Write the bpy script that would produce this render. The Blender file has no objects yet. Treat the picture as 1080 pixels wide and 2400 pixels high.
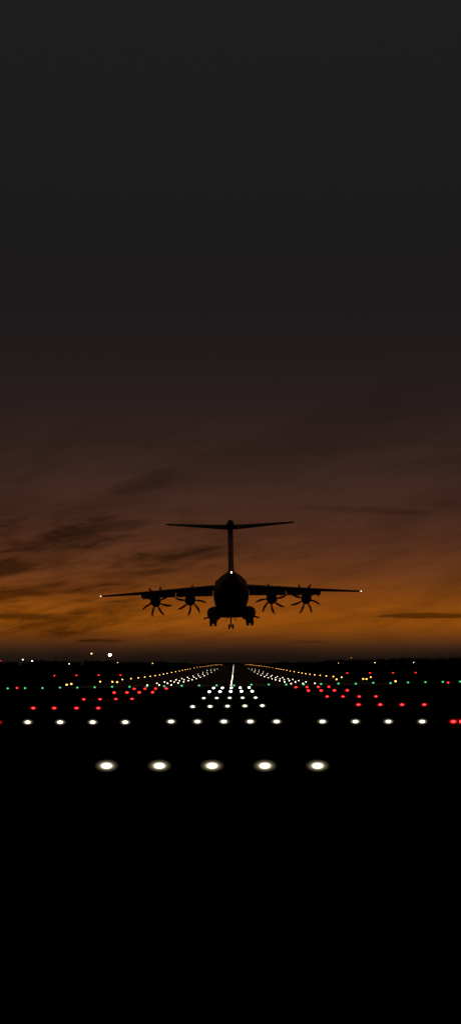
import bpy, bmesh, math, random
import numpy as np
from mathutils import Vector, Matrix
random.seed(4); rng = random.Random(7)
S = bpy.context.scene; C = S.collection
R = math.radians
F = 3750.0; VX, VY = 548.0, 1575.0
CX, CZ = 0.415, 2.3

# ------------------------------------------------------------------ materials
def srgb(c): 
    return tuple(((v/255)/12.92 if v/255 <= .04045 else ((v/255+.055)/1.055)**2.4) for v in c)
def surf(name, c1, c2, scale=5, rough=.6, metal=0.0, bump=0.0):
    m = bpy.data.materials.new(name); m.use_nodes = True
    n = m.node_tree.nodes; l = m.node_tree.links; b = n['Principled BSDF']
    tc = n.new('ShaderNodeTexCoord'); nz = n.new('ShaderNodeTexNoise')
    nz.inputs['Scale'].default_value = scale; nz.inputs['Detail'].default_value = 6
    rp = n.new('ShaderNodeValToRGB')
    rp.color_ramp.elements[0].position = .3; rp.color_ramp.elements[1].position = .7
    rp.color_ramp.elements[0].color = (*c1, 1); rp.color_ramp.elements[1].color = (*c2, 1)
    l.new(tc.outputs['Object'], nz.inputs['Vector']); l.new(nz.outputs['Fac'], rp.inputs['Fac'])
    l.new(rp.outputs['Color'], b.inputs['Base Color'])
    b.inputs['Roughness'].default_value = rough; b.inputs['Metallic'].default_value = metal
    if bump:
        bp = n.new('ShaderNodeBump'); bp.inputs['Strength'].default_value = bump
        l.new(nz.outputs['Fac'], bp.inputs['Height']); l.new(bp.outputs['Normal'], b.inputs['Normal'])
    return m
def lamp_mat(name, col, strength):
    m = bpy.data.materials.new(name); m.use_nodes = True
    b = m.node_tree.nodes['Principled BSDF']
    b.inputs['Base Color'].default_value = (.1, .1, .1, 1)
    b.inputs['Emission Color'].default_value = (*col, 1)
    b.inputs['Emission Strength'].default_value = strength
    return m
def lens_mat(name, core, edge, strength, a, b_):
    # lamp lens: hot core, then camera bloom painted as emission fading to the rim
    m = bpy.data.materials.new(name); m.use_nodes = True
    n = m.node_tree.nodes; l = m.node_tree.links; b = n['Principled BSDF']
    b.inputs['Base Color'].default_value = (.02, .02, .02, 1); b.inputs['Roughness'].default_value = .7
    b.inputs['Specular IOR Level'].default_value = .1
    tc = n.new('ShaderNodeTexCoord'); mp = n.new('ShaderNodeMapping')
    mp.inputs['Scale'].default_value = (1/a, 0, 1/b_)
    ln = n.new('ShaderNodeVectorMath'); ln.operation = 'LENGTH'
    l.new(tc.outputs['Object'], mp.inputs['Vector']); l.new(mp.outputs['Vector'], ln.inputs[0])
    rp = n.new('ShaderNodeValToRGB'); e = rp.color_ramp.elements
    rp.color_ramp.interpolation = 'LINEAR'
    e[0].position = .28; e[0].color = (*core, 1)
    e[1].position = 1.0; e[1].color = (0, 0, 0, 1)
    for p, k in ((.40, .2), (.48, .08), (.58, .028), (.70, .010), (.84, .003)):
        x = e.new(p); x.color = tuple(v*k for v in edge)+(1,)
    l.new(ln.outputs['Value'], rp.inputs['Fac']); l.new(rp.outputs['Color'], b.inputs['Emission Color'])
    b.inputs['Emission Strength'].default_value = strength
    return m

M = {}
M['grass'] = surf('airfield_grass', (.003, .0035, .0018), (.010, .010, .005), .35, 1, 0, .2)
M['grass'].node_tree.nodes['Principled BSDF'].inputs['Specular IOR Level'].default_value = 0
M['asphalt'] = surf('runway_asphalt', (.022, .022, .023), (.045, .044, .042), .8, .95)
M['asphalt'].node_tree.nodes['Principled BSDF'].inputs['Specular IOR Level'].default_value = .1
M['paint'] = surf('worn_white_paint', (.15, .15, .14), (.3, .3, .28), 1.5, .9)
M['airframe'] = surf('grey_airframe_paint', (.075, .08, .085), (.1, .105, .11), .6, .5)
M['dark_air'] = surf('dark_airframe_paint', (.03, .03, .032), (.045, .045, .047), 1.2, .5)
M['blade'] = surf('propeller_black', (.02, .02, .02), (.035, .035, .035), 3, .5)
M['rubber'] = surf('tyre_rubber', (.015, .015, .015), (.03, .03, .03), 8, .9)
M['steel'] = surf('strut_steel', (.25, .25, .26), (.4, .4, .4), 6, .4, .8)
M['housing'] = surf('lamp_housing_grey', (.012, .012, .013), (.03, .03, .03), 20, .8, 0)
M['leaf'] = surf('night_foliage', (.02, .025, .012), (.05, .06, .03), .3, 1)
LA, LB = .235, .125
M['lens_white'] = lens_mat('white_lens_halo', (1, .96, .84), (1, .84, .54), 6.5, LA, LB)
M['lens_red'] = lens_mat('red_lens_halo', (1, .02, .024), (1, .008, .008), 7.5, LA, LB)
M['e_white'] = lamp_mat('white_lamp_glow', (1, .94, .80), 6)
M['e_cream'] = lamp_mat('cream_lamp_glow', (1, .88, .68), 7)
M['e_centre'] = lamp_mat('centreline_lamp_glow', (1, .90, .70), 5)
M['e_red'] = lamp_mat('red_lamp_glow', (1, .014, .016), 5)
M['e_green'] = lamp_mat('green_lamp_glow', (.08, .75, .22), 1.2)
M['e_amber'] = lamp_mat('amber_lamp_glow', (1, .42, .07), 5.5)
M['e_flood'] = lamp_mat('flood_lamp_glow', (1, .86, .55), 30)
M['e_sodium'] = lamp_mat('sodium_lamp_glow', (1, .55, .18), 6)
M['e_nav'] = lamp_mat('nav_lamp_glow', (1, .95, .9), 7)
M['e_tip'] = lamp_mat('wingtip_lamp_glow', (1, .95, .9), 3.5)

# ------------------------------------------------------------------ helpers
def link(name, me, mats, parent=None, smooth=True):
    o = bpy.data.objects.new(name, me); C.objects.link(o)
    for m in (mats if isinstance(mats, (list, tuple)) else [mats]): me.materials.append(m)
    if smooth:
        for p in me.polygons: p.use_smooth = True
    o.parent = parent
    return o
def fin(name, bm, mats, parent=None, smooth=True):
    bmesh.ops.recalc_face_normals(bm, faces=bm.faces[:])
    me = bpy.data.meshes.new(name); bm.to_mesh(me); bm.free()
    return link(name, me, mats, parent, smooth)
def tag(o, label=None, cat=None, group=None, kind=None):
    if label: o['label'] = label
    if cat: o['category'] = cat
    if group: o['group'] = group
    if kind: o['kind'] = kind
    return o
def empty(name, loc, rot=(0, 0, 0)):
    o = bpy.data.objects.new(name, None); C.objects.link(o)
    o.location = loc; o.rotation_euler = rot; o.empty_display_size = .2
    return o
def loft(bm, rings, cap=True, mi=0):
    vs = [[bm.verts.new(p) for p in r] for r in rings]
    n = len(vs[0])
    for a, b in zip(vs, vs[1:]):
        for i in range(n):
            bm.faces.new((a[i], a[(i+1) % n], b[(i+1) % n], b[i])).material_index = mi
    if cap:
        bm.faces.new(vs[0]).material_index = mi; bm.faces.new(vs[-1]).material_index = mi
def ring_y(x, y, z, rx, rz, n=24, p=2.0):
    out = []
    for i in range(n):
        t = 2*math.pi*i/n; c, s = math.cos(t), math.sin(t)
        out.append((x+rx*math.copysign(abs(c)**(2/p), c), y, z+rz*math.copysign(abs(s)**(2/p), s)))
    return out
def body(bm, st, n=24, p=2.0, mi=0):
    loft(bm, [ring_y(*s, n=n, p=p) for s in st], True, mi)
def tube(bm, a, b, r0, r1=None, n=10, mi=0):
    r1 = r0 if r1 is None else r1
    a, b = Vector(a), Vector(b); d = (b-a).normalized()
    u = d.orthogonal().normalized(); v = d.cross(u)
    loft(bm, [[p+u*r*math.cos(2*math.pi*i/n)+v*r*math.sin(2*math.pi*i/n) for i in range(n)] for p, r in ((a, r0), (b, r1))], True, mi)
def box(bm, c, s, rot=None, mi=0):
    m = Matrix.Translation(c) @ (rot.to_4x4() if rot else Matrix()) @ Matrix.Diagonal((*s, 1))
    r = bmesh.ops.create_cube(bm, size=1, matrix=m)
    for f in {f for v in r['verts'] for f in v.link_faces}: f.material_index = mi
def foil(c, t, n=9):
    xs = [.5*(1-math.cos(math.pi*i/n)) for i in range(n+1)]
    th = lambda x: 5*t*(.2969*math.sqrt(x)-.126*x-.3516*x*x+.2843*x**3-.1036*x**4)
    up = [(c*x, th(x)) for x in xs]; lo = [(c*x, -th(x)) for x in reversed(xs[1:-1])]
    return up+lo
WORD = ['first', 'second', 'third', 'fourth', 'fifth', 'sixth', 'seventh', 'eighth', 'ninth', 'tenth', 'eleventh', 'twelfth']
def nth(i):
    if i < 12: return WORD[i]
    k = i+1
    return '%d%s' % (k, 'th' if 10 <= k % 100 <= 20 else {1: 'st', 2: 'nd', 3: 'rd'}.get(k % 10, 'th'))

# ------------------------------------------------------------------ terrain
PD = [-3000, 0, 211, 386, 520, 649, 815, 1200, 1616, 2200, 3600, 4300, 6000, 9000]
PZ = [0, 0, .3, .6, 1.05, 2.0, 3.2, 6.0, 8.3, 12, 18, 20, 24, 28]
def prof(D):
    w = min(60, max(5, D*.1)) if D > 0 else 5
    return float(np.mean(np.interp(np.linspace(D-w, D+w, 9), PD, PZ)))
def cross(D): return float(np.interp(D, [0, 40, 100, 300, 650, 1000, 4000], [0, 0, .010, .011, .007, .004, .0015]))
def gz(x, D): return prof(D)+cross(D)*max(-110, min(110, x))
rows = sorted(set(list(range(-400, 0, 100))+list(range(0, 700, 10))+list(range(700, 2000, 30))+list(range(2000, 4400, 100))+[4400, 5000, 6000, 7500, 9000, -3000, -1500]))
cols = [-5000, -2500, -1200, -600, -300, -160, -110, -60, -30, -23, -10, 0, 10, 23, 30, 60, 110, 160, 300, 600, 1200, 2500, 5000]
def sheet(name, rws, cls, dz, mat):
    bm = bmesh.new()
    g = [[bm.verts.new((x, D, gz(x, D)+dz)) for x in cls] for D in rws]
    for a, b in zip(g, g[1:]):
        for i in range(len(cls)-1): bm.faces.new((a[i], a[i+1], b[i+1], b[i]))
    o = fin(name, bm, mat); tag(o, kind='structure')
    return o
g = sheet('ground', rows, cols, 0, M['grass'])
tag(g, 'dark level airfield grass reaching to the horizon', 'ground')
rr = [r for r in rows if 210 <= r <= 3700]
r_ = sheet('runway', rr, [-23, -10, 0, 10, 23], .03, M['asphalt'])
tag(r_, 'dark asphalt runway running away to the horizon', 'runway')
bm = bmesh.new()
def strip(x0, x1, y0, y1):
    ys = [y0]+[r for r in rr if y0 < r < y1]+[y1]
    prev = None
    for y in ys:
        cur = [bm.verts.new((x, y, gz(x, y)+.06)) for x in (x0, x1)]
        if prev: bm.faces.new((prev[0], prev[1], cur[1], cur[0]))
        prev = cur
for s in (-1, 1):
    for k in range(6):
        x = s*(3+k*3.2); strip(min(x, x+s*1.8), max(x, x+s*1.8), 217, 247)
    strip(s*21.6-.45, s*21.6+.45, 213, 3690)
for k in range(60): strip(-.35, .35, 290+k*55, 320+k*55)
tag(fin('runway_marking', bm, M['paint'], smooth=False), 'worn white runway threshold bars and centreline dashes', 'marking', kind='structure')

# ------------------------------------------------------------------ lamps
def P(px, py, D): return Vector((CX+(px-VX)*D/F, D, CZ+(VY-py)*D/F))
def dome(bm, a, b, c, y0=0, n=20, k=5, mi=0):
    rings = []
    for j in range(k):
        t = j/k*math.pi/2
        rings.append(ring_y(0, y0-c*math.sin(t), 0, a*math.cos(t), b*math.cos(t), n))
    rings.append(ring_y(0, y0-c, 0, a*.02, b*.02, n))
    loft(bm, rings, True, mi)
def mesh_of(bm, name, mats, smooth=True):
    o = fin(name, bm, mats, None, smooth); me = o.data; bpy.data.objects.remove(o); return me
bm = bmesh.new(); tube(bm, (0, 0, 0), (0, 0, .02), .11, .10, 14); tube(bm, (0, 0, .018), (0, 0, 1), .024, .020, 10)
ME_STEM = mesh_of(bm, 'stem', M['housing'])
bm = bmesh.new()
body(bm, [(0, -.012, 0, LA*1.03, LB*1.04), (0, .01, 0, LA*1.05, LB*1.06), (0, .05, 0, LA*.95, LB), (0, .12, 0, LA*.6, LB*.7), (0, .16, 0, LA*.25, LB*.3)], 20)
box(bm, (0, .05, -LB*1.05), (.05, .05, .05))
ME_HOUSE = mesh_of(bm, 'housing', M['housing'])
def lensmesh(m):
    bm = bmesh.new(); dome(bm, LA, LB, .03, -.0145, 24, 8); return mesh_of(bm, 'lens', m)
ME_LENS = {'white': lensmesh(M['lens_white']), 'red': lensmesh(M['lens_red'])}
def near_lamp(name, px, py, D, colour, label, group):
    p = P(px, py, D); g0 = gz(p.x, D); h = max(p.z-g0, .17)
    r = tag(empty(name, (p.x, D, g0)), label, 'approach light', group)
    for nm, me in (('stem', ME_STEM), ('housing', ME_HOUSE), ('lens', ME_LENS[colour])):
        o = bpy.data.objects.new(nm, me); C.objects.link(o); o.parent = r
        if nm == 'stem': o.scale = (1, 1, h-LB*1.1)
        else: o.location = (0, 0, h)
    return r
def far_mesh(name, lens, a, b, h):
    bm = bmesh.new()
    tube(bm, (0, .05, 0), (0, .05, .03), .12, .11, 10)
    tube(bm, (0, .05, .03), (0, .05, h), .03, .03, 8)
    body(bm, [(0, 0, h, a*1.15, b*1.15), (0, .06, h, a, b), (0, .14, h, a*.4, b*.4)], 12)
    bm2 = bmesh.new(); dome(bm2, a, b, .06, -.005, 12, 3, 1)
    tmp = bpy.data.meshes.new('t'); bmesh.ops.translate(bm2, verts=bm2.verts[:], vec=(0, 0, h)); bm2.to_mesh(tmp); bm2.free()
    bm.from_mesh(tmp); bpy.data.meshes.remove(tmp)
    return mesh_of(bm, name, [M['housing'], lens])
FM = {
 'white': far_mesh('approach_light', M['e_white'], .14, .10, .3),
 'red': far_mesh('side_row_light', M['e_red'], .145, .10, .3),
 'green': far_mesh('threshold_light', M['e_green'], .14, .11, .2),
 'amber': far_mesh('runway_edge_light', M['e_amber'], .15, .12, .3),
 'tdz': far_mesh('touchdown_light', M['e_cream'], .085, .07, .1),
 'centre': far_mesh('centreline_light', M['e_centre'], .075, .065, .1),
}
FH = {'white': .3, 'red': .3, 'green': .2, 'amber': .3, 'tdz': .1, 'centre': .1}
def far_lamp(name, kind, x, y, label, cat, group, z=None):
    o = bpy.data.objects.new(name, FM[kind]); C.objects.link(o)
    g0 = gz(x, y)
    o.location = (x, y, g0)
    if z is not None:
        dz = z-FH[kind]-g0
        if dz > .02:      # carried on a taller post
            me = FM[kind].copy()
            for v in me.vertices:
                if v.co.z > .05: v.co.z += dz
            o.data = me
        else: o.location.z = g0+max(dz, -.05)
    return tag(o, label, cat, group)
side = {-1: 'left', 1: 'right'}
POS5 = ['leftmost', 'second from left', 'middle', 'second from right', 'rightmost']
BAR = ['nearest', 'second nearest', 'third nearest', 'fourth nearest', 'fifth nearest', 'farthest']
centre = [(30.5, 497, 123.2, 1794.5), (61, 524.5, 61.7, 1691), (91, 533, 40.7, 1655), (121, 538, 30.3, 1637), (151, 540.5, 25, 1624), (181, 542, 20.8, 1612.5)]
for i, (D, cx, sp, py) in enumerate(centre):
    for k in range(5):
        lb = '%s white lamp of the %s five lamp approach bar' % (POS5[k], BAR[i])
        px = cx+(k-2)*sp; yy = py-(k-2)*(0 if i < 2 else .6)
        if D < 130: near_lamp('approach_light', px, yy, D, 'white', lb, 'white centre approach bars')
        else:
            p = P(px, yy, D); far_lamp('approach_light', 'white', p.x, D, lb, 'approach light', 'white centre approach bars', p.z)
POS4 = ['leftmost', 'second from left', 'third from left', 'rightmost']
for s, xs, y in ((-1, (66, 142, 218, 294), 1692.5), (1, (755, 832, 909, 988), 1691)):
    for k, x in enumerate(xs):
        near_lamp('approach_light', x, y, 61, 'white', '%s white lamp on the %s arm of the wide crossbar' % (POS4[k], side[s]), 'white crossbar arms')
near_lamp('side_row_light', 1061, 1691, 61, 'red', 'left one of the two close red lamps at the right frame edge', 'red side lamps')
near_lamp('side_row_light', 1075, 1691, 61.6, 'red', 'right one of the two close red lamps at the right frame edge', 'red side lamps')
near_lamp('side_row_light', -5, 1693, 61, 'red', 'dim red lamp cut by the left frame edge beside the white crossbar', 'red side lamps')
reds = {-1: [(91, (79, 128, 180, 231), 1659.5), (121, (197, 235, 272, 310), 1640.5), (151, (268, 298, 327, 358), 1627), (181, (315, 340, 365, 390), 1616.5)],
        1: [(91, (839, 890, 941, 993), 1651.5), (121, (766, 803, 841, 880), 1632.5), (151, (722, 752, 783, 813), 1620.5), (181, (693, 719, 745, 770), 1611)]}
for s in (-1, 1):
    for i, (D, xs, y) in enumerate(reds[s]):
        for k, x in enumerate(xs):
            lb = '%s lamp of the %s red bar on the %s' % (POS4[k], ['nearest', 'second nearest', 'third nearest', 'farthest'][i], side[s])
            if D < 130: near_lamp('side_row_light', x, y, D, 'red', lb, 'red side bars')
            else:
                p = P(x, y, D); far_lamp('side_row_light', 'red', p.x, D, lb, 'approach light', 'red side bars', p.z)
for x, y, D, lb in ((41, 1619, 205, 'lone red lamp at far left just below the green threshold row'), (1049, 1607, 215, 'lone dim red lamp at far right below the green row')):
    p = P(x, y, D); far_lamp('side_row_light', 'red', p.x, D, lb, 'approach light', 'lone red lamps', p.z)
for k in range(27):
    x = 19+k*40.7; y = 1614-16*(x-19)/1056+rng.uniform(-.8, .8)
    p = P(x, y, 211)
    far_lamp('threshold_light', 'green', p.x, 211, '%s green lamp from the left in the runway threshold row' % nth(k), 'threshold light', 'green threshold lights', p.z)
EO = 24.6
for s in (-1, 1):
    D = 240; i = 0
    while D < 3600:
        if D > 1000:
            lb, gp = 'tiny amber dot merged into the far end of the %s runway edge row' % side[s], 'far amber edge lights, %s' % side[s]
        else:
            lb, gp = '%s amber lamp from the near end of the %s runway edge row' % (nth(i), side[s]), 'amber runway edge lights'
        far_lamp('runway_edge_light', 'amber', s*EO, D, lb, 'runway edge light', gp)
        i += 1; D += 60 if D < 360 else (30 if D < 600 else (45 if D < 900 else 90))
    for j, D in enumerate([241, 271, 301, 331, 361, 401, 451, 511, 581, 671, 781, 921]):
        for q in range(3):
            if D > 700: lb, gp = 'tiny white dot in the far crowded touchdown bars %s of the centreline' % side[s], 'far touchdown lights, %s' % side[s]
            else: lb, gp = '%s lamp of the %s white touchdown bar %s of the centreline' % (['inner', 'middle', 'outer'][q], nth(j), side[s]), 'white touchdown zone lights'
            far_lamp('touchdown_light', 'tdz', s*(9+1.8*q), D, lb, 'touchdown light', gp)
D = 226; i = 0
while D < 2600:
    if D > 500: lb, gp = 'tiny white dot merged into the far part of the centreline row', 'far centreline lights'
    else: lb, gp = '%s white lamp from the threshold along the runway centreline' % nth(i), 'runway centreline lights'
    far_lamp('centreline_light', 'centre', 0, D, lb, 'centreline light', gp)
    i += 1; D += 15 if D < 520 else (30 if D < 1300 else 60)
for s, xs, y in ((-1, (128, 180, 232, 283), 1584), (1, (813, 866, 920, 973), 1579)):
    for k, x in enumerate(xs):
        p = P(x, y, 520); g0 = gz(p.x, 520); h = max(.5, p.z-g0)
        t = tag(empty('glide_slope_light', (p.x, 520, g0)), '%s red glide slope box of the row of four %s of the runway' % (POS4[k], side[s]), 'glide slope light', 'glide slope boxes')
        bm = bmesh.new(); box(bm, (0, .5, h), (.75, 1.0, .32)); box(bm, (0, .4, h+.19), (.85, 1.3, .05)); fin('housing', bm, M['housing'], t, False)
        for q in (-.25, .25):
            bm = bmesh.new(); tube(bm, (q, .4, 0), (q, .4, h-.15), .04); fin('leg', bm, M['housing'], t)
        bm = bmesh.new(); body(bm, [(0, -.02, h, .3, .11), (0, -.04, h, .22, .08)], 12); fin('lens', bm, M['e_red'], t)
for x, y, D, lb in ((168, 1611, 260, 'dim amber taxiway lamp just above the green row, left'), (264, 1600, 300, 'amber taxiway lamp close left of the runway edge row'), (275, 1604, 290, 'faint amber taxiway lamp left, nearest the edge row'),
                    (868, 1591, 360, 'amber taxiway lamp right of the runway below the red boxes'), (858, 1598, 300, 'faint amber taxiway lamp right, just above the green row'), (788, 1598, 300, 'faint amber taxiway lamp right of the touchdown bars')):
    p = P(x, y, D); far_lamp('taxiway_light', 'amber', p.x, D, lb, 'taxiway light', 'amber taxiway lamps', p.z)
def mast(x, y, D, mat, w, hgt, label):
    p = P(x, y, D); g0 = gz(p.x, D); h = max(2.5, p.z-g0)
    t = tag(empty('light_mast', (p.x, D, g0)), label, 'light mast', 'distant light masts')
    bm = bmesh.new(); tube(bm, (0, .3, 0), (0, .3, h+.2), .22, .12); fin('pole', bm, M['housing'], t)
    bm = bmesh.new(); box(bm, (0, .1, h), (w*1.15, .4, hgt*1.25)); box(bm, (0, .1, h+hgt*.75), (w*1.2, .8, .08)); fin('lamp_housing', bm, M['housing'], t, False)
    bm = bmesh.new(); body(bm, [(0, -.104, h, w/2, hgt/2), (0, -.2, h, w*.4, hgt*.4)], 14, 4); fin('lens', bm, mat, t)
mast(258, 1535, 1800, M['e_flood'], 3.0, 2.2, 'brightest floodlight mast on the left horizon')
mast(215, 1532, 1800, M['e_sodium'], 1.6, 1.0, 'tall warm floodlight mast just left of the brightest one')
mast(54, 1546, 2000, M['e_nav'], 1.4, .9, 'white lamp on the far left horizon, left of a close pair')
mast(76, 1549, 2000, M['e_nav'], 1.2, .9, 'white lamp on the far left horizon, right of a close pair')
mast(163, 1559, 1700, M['e_sodium'], 1.1, .7, 'dim amber lamp low on the left horizon')
mast(276, 1553, 1900, M['e_sodium'], .8, .5, 'faint lamp low to the right of the brightest floodlight')
mast(358, 1555, 2000, M['e_sodium'], 1.0, .6, 'small amber lamp on the horizon left of the runway end')
mast(3, 1549, 1900, M['e_red'], .8, .6, 'small red lamp on the horizon at the left frame edge')
mast(878, 1553, 1900, M['e_sodium'], 1.0, .6, 'small amber lamp on the right horizon')
mast(968, 1553, 1900, M['e_nav'], .7, .5, 'small pale lamp on the far right horizon')
mast(822, 1542, 2300, M['e_sodium'], .5, .4, 'faint amber lamp on the treeline right of the runway end')
mast(792, 1557, 1800, M['e_sodium'], .5, .4, 'very faint lamp low right of the runway end')

# ------------------------------------------------------------------ far wood
bm = bmesh.new()
def tree_at(x, y, h):
    z0 = gz(x, y)
    tube(bm, (x, y, z0), (x, y, z0+h*.5), .35, .15, 5)
    w = max(3.5, h*rng.uniform(.45, .75))
    for _ in range(56):
        u = Vector((rng.gauss(0, 1), rng.gauss(0, 1), rng.gauss(0, 1))).normalized()*rng.random()**.4
        c = Vector((x+u.x*w, y+u.y*w, z0+h*.44+u.z*h*.5)); s = rng.uniform(.8, 2.2)
        a = Vector((rng.gauss(0, 1), rng.gauss(0, 1), rng.gauss(0, 1))).normalized(); b = a.orthogonal().normalized()
        bm.faces.new([bm.verts.new(c+a*s), bm.verts.new(c+b*s), bm.verts.new(c-a*s), bm.verts.new(c-b*s)])
x = -1100.0
while x < 1100:
    px = VX+(x-CX)*F/4250
    top = np.interp(px, [-200, 0, 150, 300, 400, 480, 640, 760, 880, 960, 1080, 1300], [1549, 1548, 1547, 1549, 1551, 1554, 1554, 1547, 1540, 1538, 1537, 1540])
    top += 1.8*math.sin(px*.045)+1.2*math.sin(px*.11+1)
    D = 4250+rng.uniform(-120, 120)
    h = (CZ+(VY-top)*D/F)-gz(x, D)
    tree_at(x, D, max(3, h*rng.uniform(.78, 1.02)))
    tree_at(x+rng.uniform(-3, 3), D+30, max(3, h*rng.uniform(.7, .88)))
    x += rng.uniform(2.8, 5)
tag(fin('distant_wood', bm, M['leaf'], smooth=False), 'dark far off wood along the whole horizon', 'wood', kind='stuff')

# ------------------------------------------------------------------ aircraft
A = empty('transport_plane', (CX-.49, 264, CZ+12.5), (0, R(-1.14), R(.4)))
tag(A, 'four propeller high wing transport plane in dark silhouette landing above the lit runway', 'plane')
am = M['airframe']
bm = bmesh.new()
body(bm, [(0, 20, -.9, .08, .08), (0, 19.6, -.85, .7, .65), (0, 18.6, -.75, 1.4, 1.3), (0, 17, -.5, 2.1, 2.15), (0, 15, -.2, 2.6, 2.8), (0, 12.5, 0, 2.84, 3.15),
          (0, 5, 0, 2.86, 3.15), (0, -4, 0, 2.86, 3.15), (0, -8.5, .05, 2.84, 3.1), (0, -11, .35, 2.68, 2.75), (0, -13.5, .85, 2.3, 2.2), (0, -16, 1.35, 1.8, 1.65),
          (0, -18.5, 1.8, 1.25, 1.15), (0, -20.8, 2.15, .75, .7), (0, -22.4, 2.38, .36, .36), (0, -22.9, 2.45, .12, .12)], 36, 2.15)
fin('fuselage', bm, am, A)
bm = bmesh.new()
body(bm, [(0, 6, 2.4, .4, .2), (0, 4.5, 2.3, 1.8, .8), (0, 2.5, 2.1, 2.6, 1.05), (0, -2.5, 2.1, 2.6, 1.0), (0, -5, 2.2, 1.8, .8), (0, -7, 2.5, .4, .3)], 24)
fin('wing_fairing', bm, am, A)
bm = bmesh.new()
body(bm, [(0, 8, -2.6, 1.2, .3), (0, 5.5, -2.7, 2.3, .68), (0, 1, -2.75, 2.75, .78), (0, -4, -2.75, 2.75, .78), (0, -7, -2.6, 2.2, .6), (0, -9.3, -2.3, 1.2, .3)], 24, 2.8)
fin('belly_fairing', bm, am, A)
def wz(x): return 1.42-1.12*(x-2.5)/18.7
for s in (-1, 1):
    bm = bmesh.new(); rings = []
    for x, le, c, t in ((1.2, 3.1, 6.4, .15), (2.9, 3.0, 6.3, .15), (7, 2.5, 5.6, .145), (12.5, 1.4, 4.4, .135), (18, .0, 3.1, .125), (20.8, -.75, 2.35, .12), (21.15, -1.2, 1.7, .1)):
        rings.append([(s*x, le-u, wz(x)+v*c+.02*(c-u)) for u, v in foil(c, t)])
    loft(bm, rings); fin('wing', bm, am, A)
    for x0, x1 in ((2.95, 8.9), (9.0, 14.6)):
        bm = bmesh.new(); rings = []
        for x in (x0, x1):
            te = np.interp(x, [2.9, 7, 12.5, 18], [-3.3, -3.1, -3.0, -3.1]); k = np.interp(x, [2.9, 15], [1.0, .5])
            a = R(36); c = 1.75*k+.3
            rings.append([(s*x, te+.55-u*math.cos(a), wz(x)-.22*k-.1-u*math.sin(a)+v*c) for u, v in foil(c, .16)])
        loft(bm, rings); fin('flap', bm, am, A)
    for x in (4.6, 8.15, 10.9, 14.1):
        bm = bmesh.new(); z0 = wz(x); k = np.interp(x, [4, 15], [1.1, .9])
        body(bm, [(s*x, -.6, z0-.3, .04, .04), (s*x, -1.6, z0-.5*k, .15, .2), (s*x, -2.8, z0-.72*k, .19, .27), (s*x, -4.0, z0-1.05*k, .16, .24), (s*x, -4.9, z0-1.35*k, .04, .06)], 12)
        fin('flap_fairing', bm, am, A)
    for x, z in ((6.75, -.3), (12.5, -.42)):
        bm = bmesh.new(); top = wz(x)
        body(bm, [(s*x, 4.95, z, .5, .5), (s*x, 4.6, z-.02, .72, .78), (s*x, 3.2, z-.03, .86, 1.0), (s*x, 1.0, z+.05, .84, 1.0), (s*x, -.8, z+.2, .66, .85), (s*x, -2.2, z+.5, .3, .45), (s*x, -2.7, z+.6, .1, .15)], 20)
        body(bm, [(s*x, 3.9, z+.7, .12, .2), (s*x, 2.6, top-.35, .5, .5), (s*x, .5, top-.35, .55, .55), (s*x, -1.8, top-.35, .3, .4)], 14)
        N = fin('engine_nacelle', bm, am, A)
        bm = bmesh.new(); body(bm, [(s*x, 4.96, z, .48, .48), (s*x, 5.3, z, .46, .46), (s*x, 5.75, z, .32, .32), (s*x, 6.1, z, .08, .08)], 16); fin('spinner', bm, M['blade'], N)
        bm = bmesh.new(); body(bm, [(s*(x+.5), .2, z-.5, .2, .2), (s*(x+.62), -1.0, z-.55, .2, .2), (s*(x+.68), -1.5, z-.57, .17, .17)], 12); fin('exhaust', bm, M['dark_air'], N)
        hand = 1 if (x < 10) == (s > 0) else -1
        ph = rng.uniform(0, 45)
        for k in range(8):
            bm = bmesh.new(); rings = []
            rot = Matrix.Rotation(R(ph+45*k), 3, 'Y')
            for r, c, sw, tw in ((.35, .24, 0, 62), (.7, .32, .04, 55), (1.2, .44, .05, 46), (1.7, .46, .02, 38), (2.15, .40, -.08, 32), (2.45, .30, -.18, 28), (2.64, .14, -.28, 26)):
                rg = []
                for u, v in foil(c, .09 if r > .5 else .4, 5):
                    q = u-c/2; a = R(tw)
                    px_ = (q*math.cos(a)-v*c*math.sin(a)*.9)*hand+sw*hand; py_ = q*math.sin(a)+v*c*math.cos(a)
                    rg.append(rot @ Vector((px_, py_, r))+Vector((s*x, 5.3, z)))
                rings.append(rg)
            loft(bm, rings); fin('propeller_blade', bm, M['blade'], N)
    bm = bmesh.new(); rings = []
    for x, le, c, t, z in ((.2, -17.3, 4.9, .15, 9.66), (3, -18.1, 4.0, .14, 9.78), (7.5, -19.5, 2.6, .125, 10.0), (9.4, -20.1, 1.9, .12, 10.08), (9.75, -20.5, 1.2, .1, 10.1)):
        rings.append([(s*x, le-u, z+v*c) for u, v in foil(c, t)])
    loft(bm, rings); tp = fin('tailplane', bm, am, A)
    bm = bmesh.new(); rings = []
    for x, te, c, z in ((.7, -22.1, 1.5, 9.55), (8.8, -22.0, .8, 9.98)):
        rings.append([(s*x, te-.02-u*.97, z-u*.16+v*c) for u, v in foil(c, .13)])
    loft(bm, rings); fin('elevator', bm, am, tp)
    bm = bmesh.new()
    body(bm, [(s*2.4, 8, -2.6, .15, .2), (s*2.6, 6, -2.75, .8, .75), (s*2.78, 3, -2.9, 1.12, .98), (s*2.8, -4, -2.9, 1.15, 1.0), (s*2.75, -6.5, -2.8, .95, .88), (s*2.5, -8.5, -2.5, .4, .4), (s*2.4, -9.3, -2.4, .1, .1)], 24, 2.5)
    fin('sponson', bm, am, A)
    bm = bmesh.new()
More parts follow.
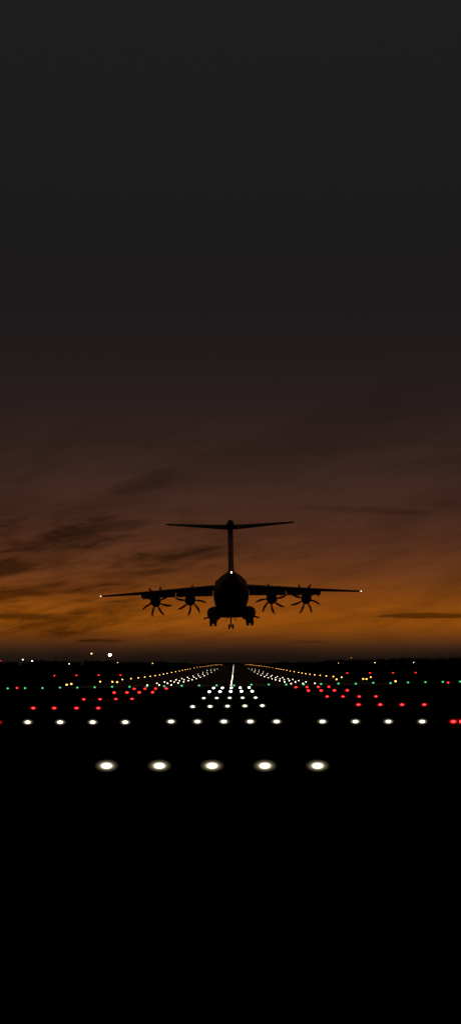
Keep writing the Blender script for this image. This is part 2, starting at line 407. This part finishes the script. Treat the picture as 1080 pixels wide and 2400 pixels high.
    for y in (-3.3, -1.8, -.3):
        tube(bm, (s*3.0, y+.4, -3.2), (s*3.0, y, -4.4), .16, .12); tube(bm, (s*2.6, y, -4.4), (s*3.4, y, -4.4), .1)
        tube(bm, (s*3.0, y+.9, -3.5), (s*3.0, y, -4.3), .07)
    G = fin('main_gear', bm, M['steel'], A)
    for y in (-3.3, -1.8, -.3):
        for x in (2.64, 3.37):
            bm = bmesh.new()
            st = [(-.22, .2), (-.22, .44), (-.18, .54), (-.1, .57), (.1, .57), (.18, .54), (.22, .44), (.22, .2)]
            loft(bm, [[(s*x+w, y+r*math.cos(2*math.pi*i/20), -4.35+r*math.sin(2*math.pi*i/20)) for i in range(20)] for w, r in st])
            fin('wheel', bm, M['rubber'], G)
    bm = bmesh.new(); box(bm, (s*4.1, -1.8, -3.58), (.95, 4.6, .1), Matrix.Rotation(R(-s*-14), 3, 'Y')); fin('gear_door', bm, am, G, False)
    bm = bmesh.new(); box(bm, (s*2.3, -1.8, -3.95), (.08, 4.4, .6), Matrix.Rotation(R(s*-10), 3, 'Y')); fin('gear_door', bm, am, G, False)
    bm = bmesh.new(); body(bm, [(s*21.22, -2.0, wz(21.2), .06, .05), (s*21.24, -2.5, wz(21.2), .08, .06), (s*21.22, -2.95, wz(21.2), .05, .04)], 10)
    fin('navigation_light', bm, M['e_tip'], A)
bm = bmesh.new(); rings = []
for z, le, c, t in ((1.6, -10.0, 11.5, .15), (2.7, -12.2, 9.2, .125), (3.6, -13.4, 8.0, .112), (6.5, -15.3, 6.9, .122), (9.9, -17.4, 5.6, .155)):
    rings.append([(v*c, le-u, z) for u, v in foil(c, t)])
loft(bm, rings); fin('tail_fin', bm, am, A)
bm = bmesh.new()
body(bm, [(0, -15.6, 9.9, .06, .06), (0, -16.4, 9.95, .38, .45), (0, -18, 10.0, .56, .64), (0, -21, 10.0, .56, .62), (0, -22.8, 9.95, .36, .4), (0, -23.9, 9.9, .08, .08)], 18)
fin('fin_fairing', bm, am, A)
bm = bmesh.new(); tube(bm, (0, 13.2, -2.9), (0, 12.8, -4.65), .14, .11); tube(bm, (-.3, 12.8, -4.65), (.3, 12.8, -4.65), .08); tube(bm, (0, 14.4, -3.0), (0, 12.9, -4.2), .07)
NG = fin('nose_gear', bm, M['steel'], A)
for x in (-.33, .33):
    bm = bmesh.new()
    st = [(-.15, .16), (-.15, .36), (-.1, .44), (.1, .44), (.15, .36), (.15, .16)]
    loft(bm, [[(x+w, 12.8+r*math.cos(2*math.pi*i/20), -4.65+r*math.sin(2*math.pi*i/20)) for i in range(20)] for w, r in st])
    fin('wheel', bm, M['rubber'], NG)
    bm = bmesh.new(); s = 1 if x > 0 else -1
    box(bm, (s*.72, 13.6, -3.35), (.06, 2.2, .75), Matrix.Rotation(R(s*-32), 3, 'Y')); fin('gear_door', bm, am, NG, False)
bm = bmesh.new(); body(bm, [(0, -22.88, 2.5, .07, .07), (0, -23.05, 2.5, .11, .11), (0, -23.2, 2.5, .06, .06)], 12)
fin('navigation_light', bm, M['e_nav'], A)

# ------------------------------------------------------------------ sky
W = bpy.data.worlds.new('World'); S.world = W; W.use_nodes = True
try:
    W.cycles.sampling_method = 'MANUAL'; W.cycles.sample_map_resolution = 256
except Exception: pass
n = W.node_tree.nodes; l = W.node_tree.links; n.clear()
out = n.new('ShaderNodeOutputWorld'); bg = n.new('ShaderNodeBackground'); l.new(bg.outputs[0], out.inputs[0])
tc = n.new('ShaderNodeTexCoord'); sp = n.new('ShaderNodeSeparateXYZ'); l.new(tc.outputs['Generated'], sp.inputs[0])
def math_(op, a, b=None, c=None, clamp=False):
    m = n.new('ShaderNodeMath'); m.operation = op; m.use_clamp = clamp
    for i, v in enumerate((a, b, c)):
        if v is None: continue
        if isinstance(v, (int, float)): m.inputs[i].default_value = v
        else: l.new(v, m.inputs[i])
    return m.outputs[0]
def mr(v, a, b, c, d, smooth=True):
    m = n.new('ShaderNodeMapRange'); m.interpolation_type = 'SMOOTHSTEP' if smooth else 'LINEAR'
    l.new(v, m.inputs['Value'])
    for k, x in zip(('From Min', 'From Max', 'To Min', 'To Max'), (a, b, c, d)): m.inputs[k].default_value = x
    return m.outputs[0]
TAB = [(0, (29, 29, 29)), (400, (27, 27, 27)), (620, (27, 25, 25)), (780, (30, 25, 26)), (900, (36, 27, 27)), (1000, (44, 31, 29)), (1100, (56, 37, 31)), (1200, (70, 42, 31)), (1280, (84, 48, 30)),
       (1340, (101, 55, 27)), (1390, (124, 65, 20)), (1430, (144, 76, 15)), (1462, (146, 77, 13)), (1485, (120, 63, 16)), (1505, (82, 45, 19)), (1522, (51, 31, 19)), (1540, (30, 20, 16)), (1575, (16, 12, 11))]
ZM = .42
rp = n.new('ShaderNodeValToRGB'); rp.color_ramp.interpolation = 'B_SPLINE'
el = rp.color_ramp.elements
st = sorted([(math.sin(math.atan((VY-y)/F))/ZM, srgb(c)) for y, c in TAB])
el[0].position = st[0][0]; el[0].color = (*st[0][1], 1); el[1].position = st[-1][0]; el[1].color = (*st[-1][1], 1)
for p, c in st[1:-1]: e = el.new(p); e.color = (*c, 1)
def cloud(rotdeg, sx, sz, seed, dist, det=6):
    mp = n.new('ShaderNodeMapping'); mp.vector_type = 'POINT'
    r1 = n.new('ShaderNodeVectorRotate'); r1.rotation_type = 'Y_AXIS'; r1.inputs['Angle'].default_value = R(rotdeg)
    l.new(tc.outputs['Generated'], r1.inputs['Vector']); l.new(r1.outputs[0], mp.inputs['Vector'])
    mp.inputs['Scale'].default_value = (sx, 3, sz); mp.inputs['Location'].default_value = (seed, seed*.7, seed*.3)
    nz = n.new('ShaderNodeTexNoise'); nz.inputs['Scale'].default_value = 1; nz.inputs['Detail'].default_value = det
    nz.inputs['Distortion'].default_value = dist; nz.inputs['Roughness'].default_value = .58
    l.new(mp.outputs[0], nz.inputs['Vector']); return nz.outputs['Fac']
c1 = mr(cloud(10, 16, 80, 6.6, .9), .44, .68, 0, 1)
c2 = mr(cloud(3, 12, 110, 8.7, .7), .44, .68, 0, 1)
c3 = mr(cloud(14, 7, 26, 5.3, .6, 4), .38, .66, 0, 1)
c4 = mr(cloud(7, 34, 230, 1.4, 1.2, 8), .40, .68, 0, 1)
zz = sp.outputs['Z']; xx = sp.outputs['X']
el_ = lambda y: math.sin(math.atan((VY-y)/F))
band = math_('MULTIPLY', mr(zz, el_(1130), el_(1270), 0, 1), mr(zz, el_(1520), el_(1480), 0, 1))
left = mr(xx, -.07, .05, 1, .3)
k1 = math_('MULTIPLY', math_('MULTIPLY', c1, band), left)
k2 = math_('MULTIPLY', math_('MULTIPLY', c2, band), mr(xx, -.1, .05, .9, .45))
k4 = math_('MULTIPLY', math_('MULTIPLY', c4, band), left)
k3 = math_('MULTIPLY', c3, mr(zz, el_(820), el_(1050), 0, 1))
c2f = cloud(6, 30, 150, 2.2, .9, 7)
def blob(px, py, hw, hh, k, tilt=0.0):
    dx = math_('SUBTRACT', xx, (px-VX)/F); dz = math_('SUBTRACT', zz, el_(py))
    if tilt: dz = math_('SUBTRACT', dz, math_('MULTIPLY', dx, math.tan(R(tilt))))
    a = math_('DIVIDE', dx, hw/F); b = math_('DIVIDE', dz, hh/F)
    r = math_('ADD', math_('MULTIPLY', a, a), math_('MULTIPLY', b, b))
    r = math_('ADD', r, math_('MULTIPLY', math_('SUBTRACT', c2f, .5), 2.8))
    return math_('MULTIPLY', mr(r, -.1, 1.4, 1, 0), k)
dark = math_('MULTIPLY', k1, .38)
dark = math_('ADD', dark, math_('MULTIPLY', k2, .28)); dark = math_('ADD', dark, math_('MULTIPLY', k3, .24)); dark = math_('ADD', dark, math_('MULTIPLY', k4, .18))
for bb in ((1010, 1444, 130, 7, .72), (240, 1502, 60, 5, .5), (1075, 1190, 70, 18, .24), (720, 1504, 60, 4, .3),
           (190, 1255, 160, 30, .40, 12), (50, 1325, 150, 24, .36, 8), (430, 1300, 140, 17, .36, 3), (110, 1385, 170, 15, .34, 5), (50, 1445, 120, 10, .38), (345, 1130, 95, 22, .24, 14), (860, 1198, 170, 9, .24, -3), (330, 1345, 120, 9, .26, 4)):
    dark = math_('ADD', dark, blob(*bb))
keep = math_('SUBTRACT', 1.06, math_('MINIMUM', dark, .74))
vm = n.new('ShaderNodeVectorMath'); vm.operation = 'MULTIPLY'; vm.inputs[1].default_value = (1, 1, 0); l.new(tc.outputs['Generated'], vm.inputs[0])
vn = n.new('ShaderNodeVectorMath'); vn.operation = 'NORMALIZE'; l.new(vm.outputs[0], vn.inputs[0])
s2 = n.new('ShaderNodeSeparateXYZ'); l.new(vn.outputs[0], s2.inputs[0])
azi = mr(s2.outputs['Y'], -.3, .95, .12, 1)
hi = mr(zz, .1, .35, 0, 1)
azi = math_('MAXIMUM', azi, math_('MULTIPLY', hi, .8))
below = mr(zz, -.02, 0, .1, 1)
tot = math_('MULTIPLY', math_('MULTIPLY', keep, azi), below)
l.new(mr(zz, 0, ZM, 0, 1, False), rp.inputs['Fac'])
l.new(rp.outputs['Color'], bg.inputs['Color']); l.new(tot, bg.inputs['Strength'])

rim_sun = bpy.data.lights.new('rim_sun', 'SUN'); rim_sun.energy = .015; rim_sun.angle = R(3); rim_sun.color = (1, .5, .2)  # weak lamp added for a warm rim; the real sun is below the horizon
so = bpy.data.objects.new('rim_sun', rim_sun); C.objects.link(so); so.rotation_euler = (R(-88.5), 0, R(4))

cam = bpy.data.cameras.new('camera'); co = bpy.data.objects.new('camera', cam); C.objects.link(co)
co.location = (CX, 0, CZ); co.rotation_euler = (R(90), 0, 0)
cam.sensor_fit = 'VERTICAL'; cam.sensor_height = 36; cam.sensor_width = 36; cam.lens = F/2400*36
cam.shift_x = -8/2400; cam.shift_y = (VY-1200)/2400
cam.clip_start = .5; cam.clip_end = 20000
S.camera = co
S.view_settings.view_transform = 'Standard'; S.view_settings.look = 'None'; S.view_settings.exposure = 0
